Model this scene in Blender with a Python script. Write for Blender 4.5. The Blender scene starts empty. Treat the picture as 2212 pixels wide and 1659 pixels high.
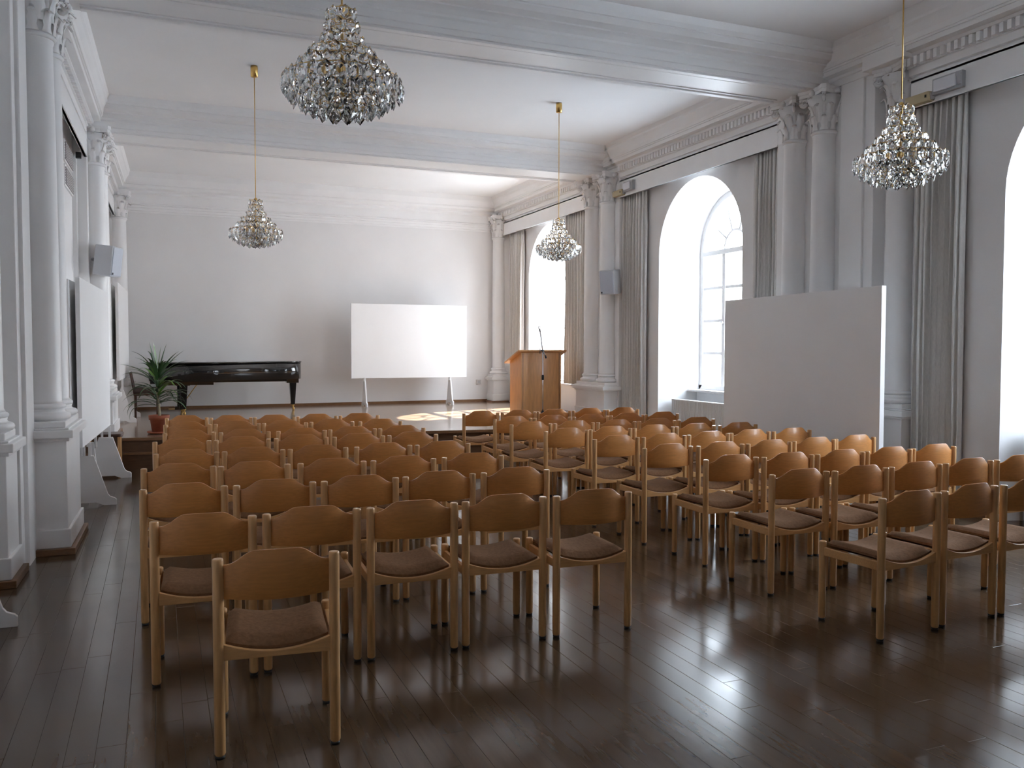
import bpy, bmesh, math, random
from mathutils import Vector, Matrix
random.seed(7)
S = bpy.context.scene
COL = S.collection

# ------------------------------------------------------------------ camera
F, YAW, PITCH, ROLL, CAMH = 1850.0, 22.4, 2.4, 0.05, 1.54
yw, pt, rl = (math.radians(a) for a in (YAW, PITCH, ROLL))
FW = Vector((math.sin(yw)*math.cos(pt), math.cos(yw)*math.cos(pt), -math.sin(pt)))
RT0 = Vector((math.cos(yw), -math.sin(yw), 0)); UP0 = RT0.cross(FW)
RT = RT0*math.cos(rl) + UP0*math.sin(rl); UP = UP0*math.cos(rl) - RT0*math.sin(rl)
cd = bpy.data.cameras.new('camera'); cam = bpy.data.objects.new('camera', cd); COL.objects.link(cam)
cd.sensor_width = 36.0; cd.lens = 36.0*F/2212.0; cd.clip_start = 0.05; cd.clip_end = 300
M = Matrix((RT, UP, -FW)).transposed().to_4x4(); M.translation = Vector((0, 0, CAMH)); cam.matrix_world = M
S.camera = cam
def project(x, y, z):
    d = Vector((x, y, z-CAMH)); w = d.dot(FW)
    return (1106+F*d.dot(RT)/w, 829.5-F*d.dot(UP)/w, w) if w > .05 else (-9e9, 0, w)

# ------------------------------------------------------------------ sky, sun, exposure
SUN = Vector((1.0, 0.35, 0.80)).normalized()                 # towards the sun
W = bpy.data.worlds.new('sky'); S.world = W; W.use_nodes = True
nt = W.node_tree; nt.nodes.clear()
tcw = nt.nodes.new('ShaderNodeTexCoord'); spw = nt.nodes.new('ShaderNodeSeparateXYZ'); rpw = nt.nodes.new('ShaderNodeValToRGB')
rpw.color_ramp.elements[0].position = 0.0; rpw.color_ramp.elements[0].color = (.89, .935, 1.0, 1)      # hazy white horizon
rpw.color_ramp.elements[1].position = 1.0; rpw.color_ramp.elements[1].color = (.60, .78, 1.0, 1)      # pale blue zenith
bg = nt.nodes.new('ShaderNodeBackground'); bg.inputs['Strength'].default_value = 2.0
wo = nt.nodes.new('ShaderNodeOutputWorld')
nt.links.new(tcw.outputs['Generated'], spw.inputs[0]); nt.links.new(spw.outputs['Z'], rpw.inputs['Fac'])
nt.links.new(rpw.outputs['Color'], bg.inputs['Color']); nt.links.new(bg.outputs[0], wo.inputs[0])
sl = bpy.data.lights.new('sun_offscreen', 'SUN'); sl.energy = 4.0; sl.angle = math.radians(0.6); sl.color = (1, .93, .84)
so = bpy.data.objects.new('sun_offscreen', sl); COL.objects.link(so)
so.rotation_euler = (-SUN).to_track_quat('-Z', 'Y').to_euler(); so.location = (30, 20, 30)
BAYS = {1: 14.87, 2: 10.02, 3: 4.38}                         # centre line of each window bay along the room
for k, yc in BAYS.items():                                   # sky portals in the window openings
    pn_ = 'window_right_offscreen' if k == 3 else 'window_portal'
    pl = bpy.data.lights.new(pn_, 'AREA'); pl.shape = 'RECTANGLE'; pl.size = 2.9; pl.size_y = 1.66
    pl.cycles.is_portal = True
    po = bpy.data.objects.new(pn_, pl); COL.objects.link(po)
    po.location = (7.72, yc, 2.36); po.rotation_euler = (0, math.radians(90), 0)
S.view_settings.view_transform = 'Standard'; S.view_settings.look = 'None'
S.view_settings.gamma = 1.0; S.view_settings.use_curve_mapping = False
S.view_settings.exposure = 3.82
try:
    S.cycles.use_denoising = True; S.cycles.max_bounces = 12; S.cycles.diffuse_bounces = 7; S.cycles.adaptive_threshold = 0.01
    S.cycles.glossy_bounces = 4; S.cycles.transmission_bounces = 8; S.cycles.transparent_max_bounces = 12
    S.cycles.sample_clamp_indirect = 8.0; S.cycles.caustics_reflective = False; S.cycles.caustics_refractive = False
except Exception:
    pass

# ------------------------------------------------------------------ materials
def mat(name, col, rough=.5, metal=0., noise=0., scale=8., stretch=(1, 1, 1), bump=0., bscale=None, coat=0., sheen=0.,
        trans=0., ior=1.45, emit=None, spec=None, coords='Object', rnd=0.):
    m = bpy.data.materials.new(name); m.use_nodes = True
    n = m.node_tree; b = n.nodes['Principled BSDF']
    b.inputs['Base Color'].default_value = (*col, 1); b.inputs['Roughness'].default_value = rough
    b.inputs['Metallic'].default_value = metal; b.inputs['IOR'].default_value = ior
    if coat: b.inputs['Coat Weight'].default_value = coat; b.inputs['Coat Roughness'].default_value = .08
    if sheen: b.inputs['Sheen Weight'].default_value = sheen
    if trans: b.inputs['Transmission Weight'].default_value = trans
    if spec is not None: b.inputs['Specular IOR Level'].default_value = spec
    if noise or bump or rnd:
        tc = n.nodes.new('ShaderNodeTexCoord'); mp = n.nodes.new('ShaderNodeMapping'); mp.inputs['Scale'].default_value = stretch
        n.links.new(tc.outputs[coords], mp.inputs['Vector'])
        oi = n.nodes.new('ShaderNodeObjectInfo')
        if rnd:
            ad = n.nodes.new('ShaderNodeVectorMath'); ad.operation = 'ADD'; sc = n.nodes.new('ShaderNodeMath'); sc.operation = 'MULTIPLY'
            sc.inputs[1].default_value = 37.0; n.links.new(oi.outputs['Random'], sc.inputs[0])
            n.links.new(mp.outputs[0], ad.inputs[0]); n.links.new(sc.outputs[0], ad.inputs[1]); vec = ad.outputs[0]
        else: vec = mp.outputs[0]
        tx = n.nodes.new('ShaderNodeTexNoise'); tx.inputs['Scale'].default_value = scale; tx.inputs['Detail'].default_value = 6
        n.links.new(vec, tx.inputs['Vector'])
        if noise:
            rp = n.nodes.new('ShaderNodeValToRGB')
            lo = [max(0, c*(1-noise)) for c in col]; hi = [min(1, c*(1+noise)) for c in col]
            rp.color_ramp.elements[0].position = .3; rp.color_ramp.elements[1].position = .7
            rp.color_ramp.elements[0].color = (*lo, 1); rp.color_ramp.elements[1].color = (*hi, 1)
            n.links.new(tx.outputs['Fac'], rp.inputs['Fac']); out = rp.outputs['Color']
            if rnd:
                hs = n.nodes.new('ShaderNodeHueSaturation'); mr = n.nodes.new('ShaderNodeMapRange')
                mr.inputs['To Min'].default_value = 1-rnd; mr.inputs['To Max'].default_value = 1+rnd
                n.links.new(oi.outputs['Random'], mr.inputs['Value']); n.links.new(mr.outputs[0], hs.inputs['Value'])
                n.links.new(out, hs.inputs['Color']); out = hs.outputs['Color']
            n.links.new(out, b.inputs['Base Color'])
        if bump:
            bp = n.nodes.new('ShaderNodeBump'); bp.inputs['Strength'].default_value = bump; bp.inputs['Distance'].default_value = .01
            if bscale:
                t2 = n.nodes.new('ShaderNodeTexNoise'); t2.inputs['Scale'].default_value = bscale; t2.inputs['Detail'].default_value = 3
                n.links.new(vec, t2.inputs['Vector']); n.links.new(t2.outputs['Fac'], bp.inputs['Height'])
            else: n.links.new(tx.outputs['Fac'], bp.inputs['Height'])
            n.links.new(bp.outputs[0], b.inputs['Normal'])
    if emit:
        b.inputs['Emission Color'].default_value = (*emit[0], 1); b.inputs['Emission Strength'].default_value = emit[1]
    return m
PAINT = mat('wall_paint', (.81, .795, .79), .55, noise=.02, scale=1.5, bump=.04, bscale=60)
TRIM = mat('stucco_paint', (.87, .86, .855), .38, noise=.02, scale=3)
CEIL = mat('ceiling_paint', (.89, .88, .875), .7, noise=.02, scale=1)
BOARD = mat('white_board', (.90, .895, .895), .45, noise=.012, scale=2)
BEECH = mat('beech_wood', (.58, .245, .068), .38, noise=.09, scale=6, stretch=(1.6, 20, 20), coat=.25, rnd=.05)
BEECHV = mat('beech_post', (.66, .37, .155), .36, noise=.12, scale=5, stretch=(14, 14, 1.6), coat=.25, rnd=.05)
CUSH = mat('brown_fabric', (.20, .105, .054), .95, noise=.15, scale=60, bump=.25, spec=.15, rnd=.06)
BEECHR = mat('beech_rail', (.66, .36, .145), .36, noise=.09, scale=6, stretch=(1.6, 20, 20), coat=.25, rnd=.05)
BLACK = mat('black_plastic', (.012, .012, .012), .5, noise=.2, scale=20)
LACQ = mat('black_lacquer', (.006, .006, .007), .08, noise=.1, scale=2, coat=.6)
BRASS = mat('brass', (.72, .47, .16), .28, 1.0, noise=.08, scale=12)
STEEL = mat('chrome', (.62, .62, .64), .22, 1.0, noise=.05, scale=12)
OAKT = mat('oak_trim', (.20, .10, .045), .35, noise=.2, scale=6, stretch=(3, 3, 20), coat=.2)
LECT = mat('lectern_veneer', (.54, .26, .088), .4, noise=.12, scale=4, stretch=(9, 9, 1.2), coat=.15)
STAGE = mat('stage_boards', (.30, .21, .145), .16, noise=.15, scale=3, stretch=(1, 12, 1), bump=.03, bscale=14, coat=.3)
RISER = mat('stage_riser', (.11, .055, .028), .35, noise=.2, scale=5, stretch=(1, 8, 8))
CURT = mat('grey_curtain', (.75, .73, .705), .85, noise=.08, scale=40, stretch=(4, 4, .6), sheen=.2)
SPK = mat('speaker_shell', (.56, .57, .60), .42, noise=.02, scale=5)
SPKD = mat('speaker_grille', (.47, .50, .57), .5, noise=.03, scale=90)
GREYM = mat('grey_metal', (.42, .43, .45), .4, noise=.05, scale=10)
DIFF = mat('lamp_diffuser', (.74, .74, .78), .3, noise=.02, scale=6)
BEIGE = mat('beige_plastic', (.52, .43, .26), .45, noise=.05, scale=10)
RAD = mat('radiator_enamel', (.80, .79, .77), .35, noise=.01, scale=5)
TERRA = mat('terracotta', (.30, .085, .042), .75, noise=.15, scale=12, bump=.1)
SOIL = mat('soil', (.03, .02, .014), .95, noise=.4, scale=40, bump=.6)
TRUNK = mat('plant_stem', (.30, .25, .16), .8, noise=.3, scale=30, bump=.4)
LEAF = mat('leaf', (.035, .085, .025), .38, noise=.25, scale=4, stretch=(1, 1, 1), rnd=.2)
LEAFY = mat('young_leaf', (.10, .22, .03), .38, noise=.2, scale=4, rnd=.15)
LEATH = mat('brown_leather', (.045, .024, .018), .45, noise=.2, scale=20, bump=.1)
DARKW = mat('dark_wood', (.07, .03, .018), .35, noise=.2, scale=8, stretch=(2, 12, 12))
VENT = mat('vent_slats', (.44, .42, .42), .5, noise=.05, scale=20)
SILL = mat('sill_stone', (.58, .55, .54), .35, noise=.06, scale=25)
EXTG = mat('outside_paving', (.52, .53, .54), .85, noise=.06, scale=2)
EXTD = mat('blocker_dark', (.22, .20, .19), .85, noise=.06, scale=2)  # for the dark block added outside to dim the room
EXTB = mat('blocker_pale', (.72, .71, .69), .85, noise=.04, scale=2)  # for the sun screens added outside
def floor_material():
    m = bpy.data.materials.new('parquet'); m.use_nodes = True; n = m.node_tree; b = n.nodes['Principled BSDF']; L = n.links.new
    geo = n.nodes.new('ShaderNodeNewGeometry'); oi = n.nodes.new('ShaderNodeObjectInfo')
    ad = n.nodes.new('ShaderNodeMath'); ad.operation = 'ADD'; L(geo.outputs['Random Per Island'], ad.inputs[0]); L(oi.outputs['Random'], ad.inputs[1])
    fr = n.nodes.new('ShaderNodeMath'); fr.operation = 'FRACT'; L(ad.outputs[0], fr.inputs[0])
    sep = n.nodes.new('ShaderNodeMapping'); sep.inputs['Scale'].default_value = (30, 2.2, 30)
    L(geo.outputs['Position'], sep.inputs['Vector'])
    tx = n.nodes.new('ShaderNodeTexNoise'); tx.inputs['Scale'].default_value = 1.0; tx.inputs['Detail'].default_value = 6; L(sep.outputs[0], tx.inputs['Vector'])
    rp = n.nodes.new('ShaderNodeValToRGB'); rp.color_ramp.elements[0].position = .25; rp.color_ramp.elements[1].position = .8
    rp.color_ramp.elements[0].color = (.072, .042, .023, 1); rp.color_ramp.elements[1].color = (.100, .060, .033, 1)
    L(tx.outputs['Fac'], rp.inputs['Fac'])
    mr = n.nodes.new('ShaderNodeMapRange'); mr.inputs['To Min'].default_value = .90; mr.inputs['To Max'].default_value = 1.09; L(fr.outputs[0], mr.inputs['Value'])
    hs = n.nodes.new('ShaderNodeHueSaturation'); L(mr.outputs[0], hs.inputs['Value']); L(rp.outputs['Color'], hs.inputs['Color'])
    L(hs.outputs['Color'], b.inputs['Base Color'])
    t2 = n.nodes.new('ShaderNodeTexNoise'); t2.inputs['Scale'].default_value = 2.4; t2.inputs['Detail'].default_value = 4; L(geo.outputs['Position'], t2.inputs['Vector'])
    m2 = n.nodes.new('ShaderNodeMapRange'); m2.inputs['From Min'].default_value = .3; m2.inputs['From Max'].default_value = .7
    m2.inputs['To Min'].default_value = .13; m2.inputs['To Max'].default_value = .20; L(t2.outputs['Fac'], m2.inputs['Value']); L(m2.outputs[0], b.inputs['Roughness'])
    t3 = n.nodes.new('ShaderNodeTexNoise'); t3.inputs['Scale'].default_value = 9; t3.inputs['Detail'].default_value = 3; L(geo.outputs['Position'], t3.inputs['Vector'])
    bp = n.nodes.new('ShaderNodeBump'); bp.inputs['Strength'].default_value = .03; bp.inputs['Distance'].default_value = .01
    L(t3.outputs['Fac'], bp.inputs['Height']); L(bp.outputs[0], b.inputs['Normal'])
    b.inputs['Specular IOR Level'].default_value = .6
    return m
PARQ = floor_material()
def glass_pane():
    m = bpy.data.materials.new('window_glass'); m.use_nodes = True; n = m.node_tree; n.nodes.clear()
    o = n.nodes.new('ShaderNodeOutputMaterial'); mx = n.nodes.new('ShaderNodeMixShader'); lw = n.nodes.new('ShaderNodeLayerWeight'); pw = n.nodes.new('ShaderNodeMath'); pw.operation = 'POWER'; pw.inputs[1].default_value = 5.0
    fr = n.nodes.new('ShaderNodeMath'); fr.operation = 'MULTIPLY_ADD'; fr.inputs[1].default_value = .8; fr.inputs[2].default_value = .05
    n.links.new(lw.outputs['Facing'], pw.inputs[0]); n.links.new(pw.outputs[0], fr.inputs[0])
    t = n.nodes.new('ShaderNodeBsdfTransparent'); t.inputs['Color'].default_value = (.95, .97, .97, 1); g = n.nodes.new('ShaderNodeBsdfGlossy'); g.inputs['Roughness'].default_value = .02
    n.links.new(fr.outputs[0], mx.inputs[0]); n.links.new(t.outputs[0], mx.inputs[1]); n.links.new(g.outputs[0], mx.inputs[2]); n.links.new(mx.outputs[0], o.inputs[0])
    return m
PANE = glass_pane()
CRYST = mat('crystal', (.95, .955, .95), .015, trans=1.0, ior=1.5, noise=.005, scale=3)

# ------------------------------------------------------------------ mesh helpers
class MB:
    def __init__(s): s.v = []; s.f = []; s.sm = []
    def add(s, vs, fs, smooth=False):
        o = len(s.v); s.v += [tuple(v) for v in vs]; s.f += [tuple(i+o for i in f) for f in fs]; s.sm += [smooth]*len(fs); return s
    def box(s, x0, x1, y0, y1, z0, z1):
        return s.add([(x, y, z) for z in (z0, z1) for y in (y0, y1) for x in (x0, x1)],
                     [(0, 2, 3, 1), (4, 5, 7, 6), (0, 1, 5, 4), (2, 6, 7, 3), (0, 4, 6, 2), (1, 3, 7, 5)])
    def prism(s, poly, a, b, axis='z', smooth=False):      # poly: points of the two other axes, in order
        def P(p, t):
            return {'z': (p[0], p[1], t), 'y': (p[0], t, p[1]), 'x': (t, p[0], p[1])}[axis]
        n = len(poly); s.add([P(p, a) for p in poly]+[P(p, b) for p in poly], [tuple(range(n))[::-1], tuple(range(n, 2*n))])
        o = len(s.v)-2*n
        for i in range(n): s.f.append((o+i, o+(i+1) % n, o+n+(i+1) % n, o+n+i)); s.sm.append(smooth)
        return s
    def lathe(s, prof, cx=0, cy=0, n=24, smooth=True, a0=0., a1=None, cap=True):
        full = a1 is None; a1 = a0+2*math.pi if full else a1; m = n if full else n+1; vs = []
        for r, z in prof:
            for i in range(m):
                a = a0+(a1-a0)*i/n; vs.append((cx+r*math.cos(a), cy+r*math.sin(a), z))
        fs = []
        for j in range(len(prof)-1):
            for i in range(n):
                k = (i+1) % m if full else i+1
                fs.append((j*m+i, j*m+k, (j+1)*m+k, (j+1)*m+i))
        s.add(vs, fs, smooth)
        if cap and full:
            o = len(s.v)-len(vs)
            if prof[0][0] > 1e-5: s.f.append(tuple(o+i for i in range(m))[::-1]); s.sm.append(False)
            if prof[-1][0] > 1e-5: s.f.append(tuple(o+(len(prof)-1)*m+i for i in range(m))); s.sm.append(False)
        return s
    def tube(s, pts, r, n=8, smooth=True, closed=False):
        pts = [Vector(p) for p in pts]; rs = r if isinstance(r, (list, tuple)) else [r]*len(pts); vs = []; N = len(pts)
        for i, p in enumerate(pts):
            d = (pts[(i+1) % N]-pts[i-1]) if closed else (pts[min(i+1, N-1)]-pts[max(i-1, 0)])
            d.normalize(); u = d.cross(Vector((0, 0, 1)))
            if u.length < 1e-3: u = d.cross(Vector((0, 1, 0)))
            u.normalize(); w = d.cross(u)
            for k in range(n):
                a = 2*math.pi*k/n; vs.append(p+(u*math.cos(a)+w*math.sin(a))*rs[i])
        fs = []
        for i in range(N if closed else N-1):
            j = (i+1) % N
            for k in range(n): fs.append((i*n+k, i*n+(k+1) % n, j*n+(k+1) % n, j*n+k))
        if not closed: fs += [tuple(range(n))[::-1], tuple((N-1)*n+k for k in range(n))]
        return s.add(vs, fs, smooth)
    def grid(s, pts, smooth=True):                            # pts: rows of equal length
        m = len(pts[0]); vs = [p for r in pts for p in r]
        return s.add(vs, [(i*m+j, i*m+j+1, (i+1)*m+j+1, (i+1)*m+j) for i in range(len(pts)-1) for j in range(m-1)], smooth)
    def xf(s, fn): s.v = [fn(v) for v in s.v]; return s
    def mesh(s, name, m, bevel=0.):
        me = bpy.data.meshes.new(name); me.from_pydata(s.v, [], s.f)
        me.polygons.foreach_set('use_smooth', s.sm)
        bm = bmesh.new(); bm.from_mesh(me)
        if bevel:
            es = [e for e in bm.edges if len(e.link_faces) == 2 and e.calc_face_angle(0) > .6]
            bmesh.ops.bevel(bm, geom=es, offset=bevel, segments=2, affect='EDGES', profile=.6, clamp_overlap=True)
        bmesh.ops.recalc_face_normals(bm, faces=bm.faces); bm.to_mesh(me); bm.free()
        me.materials.append(m); return me
    def build(s, name, m, parent=None, bevel=0., loc=None, rot=None):
        return link(name, s.mesh(name, m, bevel), parent, loc, rot)
def link(name, data, parent=None, loc=None, rot=None):
    o = bpy.data.objects.new(name, data); COL.objects.link(o)
    if parent: o.parent = parent
    if loc: o.location = loc
    if rot: o.rotation_euler = rot
    return o
def empty(name, loc=(0, 0, 0), rz=0.):
    o = bpy.data.objects.new(name, None); COL.objects.link(o); o.location = loc; o.rotation_euler = (0, 0, rz); o.empty_display_size = .1
    return o
def tag(o, label=None, cat=None, group=None, kind=None):
    if label: o['label'] = label
    if cat: o['category'] = cat
    if group: o['group'] = group
    if kind: o['kind'] = kind
    return o
def struct(o, label=None): return tag(o, label, None, None, 'structure')
def dup(o, parent=None):
    c = o.copy(); COL.objects.link(c); c.parent = parent
    for ch in list(o.children): dup(ch, c)
    return c
B = lambda *a: MB().box(*a)

# ------------------------------------------------------------------ room shell
XL, XR, YB, ZC, ZS = -1.04, 6.90, 17.15, 4.70, 0.40          # left wall, right wall, back wall, ceiling, stage height
SHEAR = .02
def shear(v): return (v[0]+SHEAR*(v[1]-7.43), v[1], v[2])
def side_fn(side):                                           # (depth from wall, y, z) -> world
    if side == 'R': return lambda v: (XR-v[0], v[1], v[2])
    return lambda v: shear((XL+v[0], v[1], v[2]))
def stage_front(x): return 11.83-.14*(x+.33)

floor = struct(B(-1.5, 8.0, -3.4, 17.4, -.25, -.02).build('floor', PARQ), 'dark varnished parquet floor of long narrow boards')
ceiling = struct(B(-1.7, 8.1, -3.6, 17.6, ZC, ZC+.3).build('ceiling', CEIL), 'flat white plaster ceiling between the beams')
struct(B(-1.7, 8.1, YB, YB+.3, -.25, ZC+.1).build('wall_back', PAINT), 'plain white end wall behind the stage')
struct(B(-1.7, 8.1, -3.5, -3.2, -.25, ZC+.1).build('wall_front', PAINT), 'plain white wall behind the viewer')
struct(B(XL-.3, XL, -3.5, YB+.1, -.25, ZC+.1).xf(shear).build('wall_left', PAINT), 'white side wall opposite the windows')

# right wall with arched openings
HW, SPR, HWO, SPO, XO = .985, 2.915, .83, 2.95, 7.50         # inner and outer half widths, spring heights, window plane
def arch_pts(yc, hw, sp, z0, n=28):
    return [(yc+hw, z0)]+[(yc+hw*math.cos(math.pi*i/n), sp+hw*math.sin(math.pi*i/n)) for i in range(n+1)]+[(yc-hw, z0)]
def wall_with_arches(mb, X, openings, ya, yb, z0, z1, hw, sp, n=28):
    ys = [ya]
    for yc in sorted(openings): ys += [yc-hw, yc+hw]
    ys.append(yb)
    for i in range(0, len(ys), 2): mb.add([(X, ys[i], z0), (X, ys[i+1], z0), (X, ys[i+1], z1), (X, ys[i], z1)], [(0, 1, 2, 3)])
    for yc in openings:
        a = [(yc+hw*math.cos(math.pi*i/n), sp+hw*math.sin(math.pi*i/n)) for i in range(n+1)]
        for p, q in zip(a, a[1:]): mb.add([(X, p[0], p[1]), (X, q[0], q[1]), (X, q[0], z1), (X, p[0], z1)], [(0, 1, 2, 3)])
wr = MB(); ocs = list(BAYS.values())
wall_with_arches(wr, XR, ocs, -3.4, YB+.1, -.1, ZC+.1, HW, SPR)
wall_with_arches(wr, XO+.28, ocs, -3.4, YB+.1, -.3, ZC+.1, HWO, SPO)
for yc in ocs:
    zi = 0 if yc < 13 else ZS
    a, b = arch_pts(yc, HW, SPR, -.1), arch_pts(yc, HWO, SPO, -.1)
    wr.grid([[(XR, *p) for p in a], [(XO, *q) for q in b]])
    wr.grid([[(XO, *q) for q in b], [(XO+.28, *q) for q in b]])
    wr.box(XO-.02, XO+.28, yc-HWO, yc+HWO, -.1, .90)         # parapet under the window
wall_right = struct(wr.build('wall_right', PAINT), 'white window wall with deep arched openings')
wall_right.data.polygons.foreach_set('use_smooth', [False]*len(wall_right.data.polygons))

# stage
fr = [(x, stage_front(x)) for x in (-1.3, 7.6)]
st = MB().prism([fr[0], fr[1], (7.6, YB+.1), (-1.3, YB+.1)], -.05, ZS).build('stage', STAGE)
struct(st, 'low wooden stage with polished floor across the end of the hall')
def strip(y0, y1, z0, z1): return MB().prism([(x, stage_front(x)-y1) for x in (-1.3, 7.0)]+[(x, stage_front(x)-y0) for x in (7.0, -1.3)], z0, z1)
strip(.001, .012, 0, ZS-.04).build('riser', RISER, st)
strip(0, .035, ZS-.035, ZS+.002).build('nosing', OAKT, st)
strip(0, .03, .185, .215).build('rail', OAKT, st)

# floor planks
PW, PL, GAP = .105, 1.5, .0006
planks = []
ncol = int((XR+.8-XL+.2)/PW)
for i in range(ncol):
    x = XL-.15+i*PW; y = -3.2-random.random()*PL
    while y < 12.3:
        L = PL*random.uniform(.8, 1.15); planks.append((x, y, L)); y += L
def seen(p):
    best = 9e9
    for fx in (0, 1):
        for fy in (0, .5, 1):
            u, v, w = project(p[0]+fx*PW, p[1]+fy*p[2], 0)
            if w > .3 and -20 < u < 2232 and v < 1690: best = min(best, w)
    return best
planks = [p for p in planks if p[1] < stage_front(p[0])+.3]
planks.sort(key=seen)
pm = {}
def plank_mesh(L):
    k = round(L, 1)
    if k not in pm: pm[k] = B(GAP/2, PW-GAP/2, GAP/2, k-GAP/2, -.02, 0).mesh('plank', PARQ, .0012)
    return pm[k], L/k
for p in planks[:300]:
    me, sc = plank_mesh(p[2]); o = link('plank', me, floor, (p[0], p[1], random.uniform(-.0001, 0))); o.scale = (1, sc, 1)
    o.rotation_euler = (random.gauss(0, .0001), random.gauss(0, .0002), 0)
rest = MB()
for p in planks[300:]: rest.box(p[0]+GAP/2, p[0]+PW-GAP/2, p[1]+GAP/2, p[1]+p[2]-GAP/2, -.02, random.uniform(-.0001, 0))
tag(rest.build('plank', PARQ, floor), kind='stuff')

# ------------------------------------------------------------------ windows
def window(idx, yc):
    root = empty('window_%d' % idx, (0, 0, 0)); struct(root, 'tall arched white window with small panes and fan light, bay %s' % {1: 'beside the stage', 2: 'behind the free-standing board', 3: 'nearest the lone chair'}[idx])
    X0, X1 = XO+.02, XO+.09; h = HWO; z0 = .92; bar = .042
    fr = MB(); n = 28                                         # outer frame
    ao, ai = arch_pts(yc, h, SPO, z0, n), arch_pts(yc, h-.08, SPO, z0+.07, n)
    for X in (X0, X1): fr.grid([[(X, *p) for p in ao], [(X, *p) for p in ai]])
    fr.grid([[(X0, *p) for p in ai], [(X1, *p) for p in ai]]); fr.box(X0, X1, yc-h, yc+h, z0, z0+.07)
    frame = fr.build('window_frame', TRIM, root)
    c = (h-.06)*2/3; y1, y2 = yc-c/2, yc+c/2; zt = SPO-.02
    B(X0-.005, X1, yc-h+.03, yc+h-.03, zt-.035, zt+.035).build('transom', TRIM, root)
    for y in (y1, y2): B(X0+.005, X1-.01, y-.037, y+.037, z0+.05, zt).build('mullion', TRIM, root)
    rows = 4; dz = (zt-.035-(z0+.07))/rows
    for k in range(1, rows): B(X0+.012, X1-.018, yc-h+.04, yc+h-.04, z0+.07+k*dz-bar/2, z0+.07+k*dz+bar/2).build('glazing_bar', TRIM, root)
    r = c/2; arc = [(X0+.03, yc+r*math.cos(math.pi*i/16), zt+.03+r*math.sin(math.pi*i/16)) for i in range(17)]
    MB().tube(arc, .024, 6).build('glazing_bar', TRIM, root)
    for a in (36, 72, 108, 144):
        ca, sa = math.cos(math.radians(a)), math.sin(math.radians(a))
        MB().tube([(X0+.03, yc+r*ca, zt+.03+r*sa), (X0+.03, yc+(h-.04)*ca, zt+.03+(h-.04)*sa)], .023, 6).build('glazing_bar', TRIM, root)
    edges = [yc-h+.06, y1, y2, yc+h-.06]; pm_ = None          # panes
    for i in range(3):
        for k in range(rows):
            ya, yb, za = edges[i]+.01, edges[i+1]-.01, z0+.07+k*dz+.004
            link('pane', MB().add([(0, 0, 0), (0, yb-ya, 0), (0, yb-ya, dz-.008), (0, 0, dz-.008)], [(0, 1, 2, 3)]).mesh('pane', PANE), root, (X0+.04, ya, za))
    A = [0, 36, 72, 108, 144, 180]
    for a, b in zip(A, A[1:]):
        q = [math.radians(a+(b-a)*i/5) for i in range(6)]
        MB().grid([[(X0+.04, yc+(r+.005)*math.cos(t), zt+.03+(r+.005)*math.sin(t)) for t in q], [(X0+.04, yc+(h-.06)*math.cos(t), zt+.03+(h-.06)*math.sin(t)) for t in q]]).build('pane', PANE, root)
    MB().add([(X0+.04, yc+(r-.005)*math.cos(math.pi*i/12), zt+.03+(r-.005)*math.sin(math.pi*i/12)) for i in range(13)], [tuple(range(13))]).build('pane', PANE, root)
    B(XO-.17, XO+.05, yc-h-.03, yc+h+.03, .895, .925).build('window_sill', SILL, root, .004)
    if idx == 2: B(X0-.03, X0+.01, y2-.02, y2+.02, 1.9, 1.93).build('window_catch', STEEL, root)
    if idx == 1:
        B(XR+.01, XO+.02, yc-HW+.02, yc+HW-.02, ZS-.05, .86).build('parapet', PAINT, root)
        B(XR-.03, XO, yc-HW+.01, yc+HW-.01, .86, .89).build('ledge', SILL, root, .004)
for k, yc in BAYS.items(): window(k, yc)

def radiator(yc, label):
    r = tag(empty('radiator', (XR+.22, yc, 0)), label, 'radiator'); L = .86; z0, z1 = .12, .78
    n = 34; pts = []
    for i in range(n*4+1):
        t = i/4; y = -L+2*L*t/n; x = -.055+(.013 if (i % 4) in (2, 3) else 0); pts.append((x, y))
    MB().grid([[(x, y, z0) for x, y in pts], [(x, y, z1) for x, y in pts]], False).build('front_panel', RAD, r)
    B(-.045, .045, -L, L, z0+.02, z1-.012).build('convector_core', RAD, r)
    g = MB()
    for i in range(60): y = -L+.02+2*(L-.02)*i/59; g.box(-.05, .05, y-.004, y+.004, z1-.012, z1+.004)
    g.box(-.056, -.048, -L, L, z1-.01, z1+.006); g.box(.046, .054, -L, L, z1-.01, z1+.006); tag(g.build('top_grille', RAD, r), kind='stuff')
    for y in (-L, L): B(-.056, .054, y-.008, y+.008, z0, z1+.004).build('end_plate', RAD, r, .003)
    for y in (-L+.15, L-.15): B(-.02, .02, y-.02, y+.02, 0, z0+.03).build('foot', RAD, r)
    MB().tube([(0, L, .16), (0, L+.06, .16), (0, L+.06, .0)], .012).build('pipe', RAD, r)
radiator(BAYS[2], 'white ribbed radiator in the arched niche behind the free-standing board')
radiator(BAYS[3], 'white ribbed radiator in the arched niche nearest the lone chair')

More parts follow.
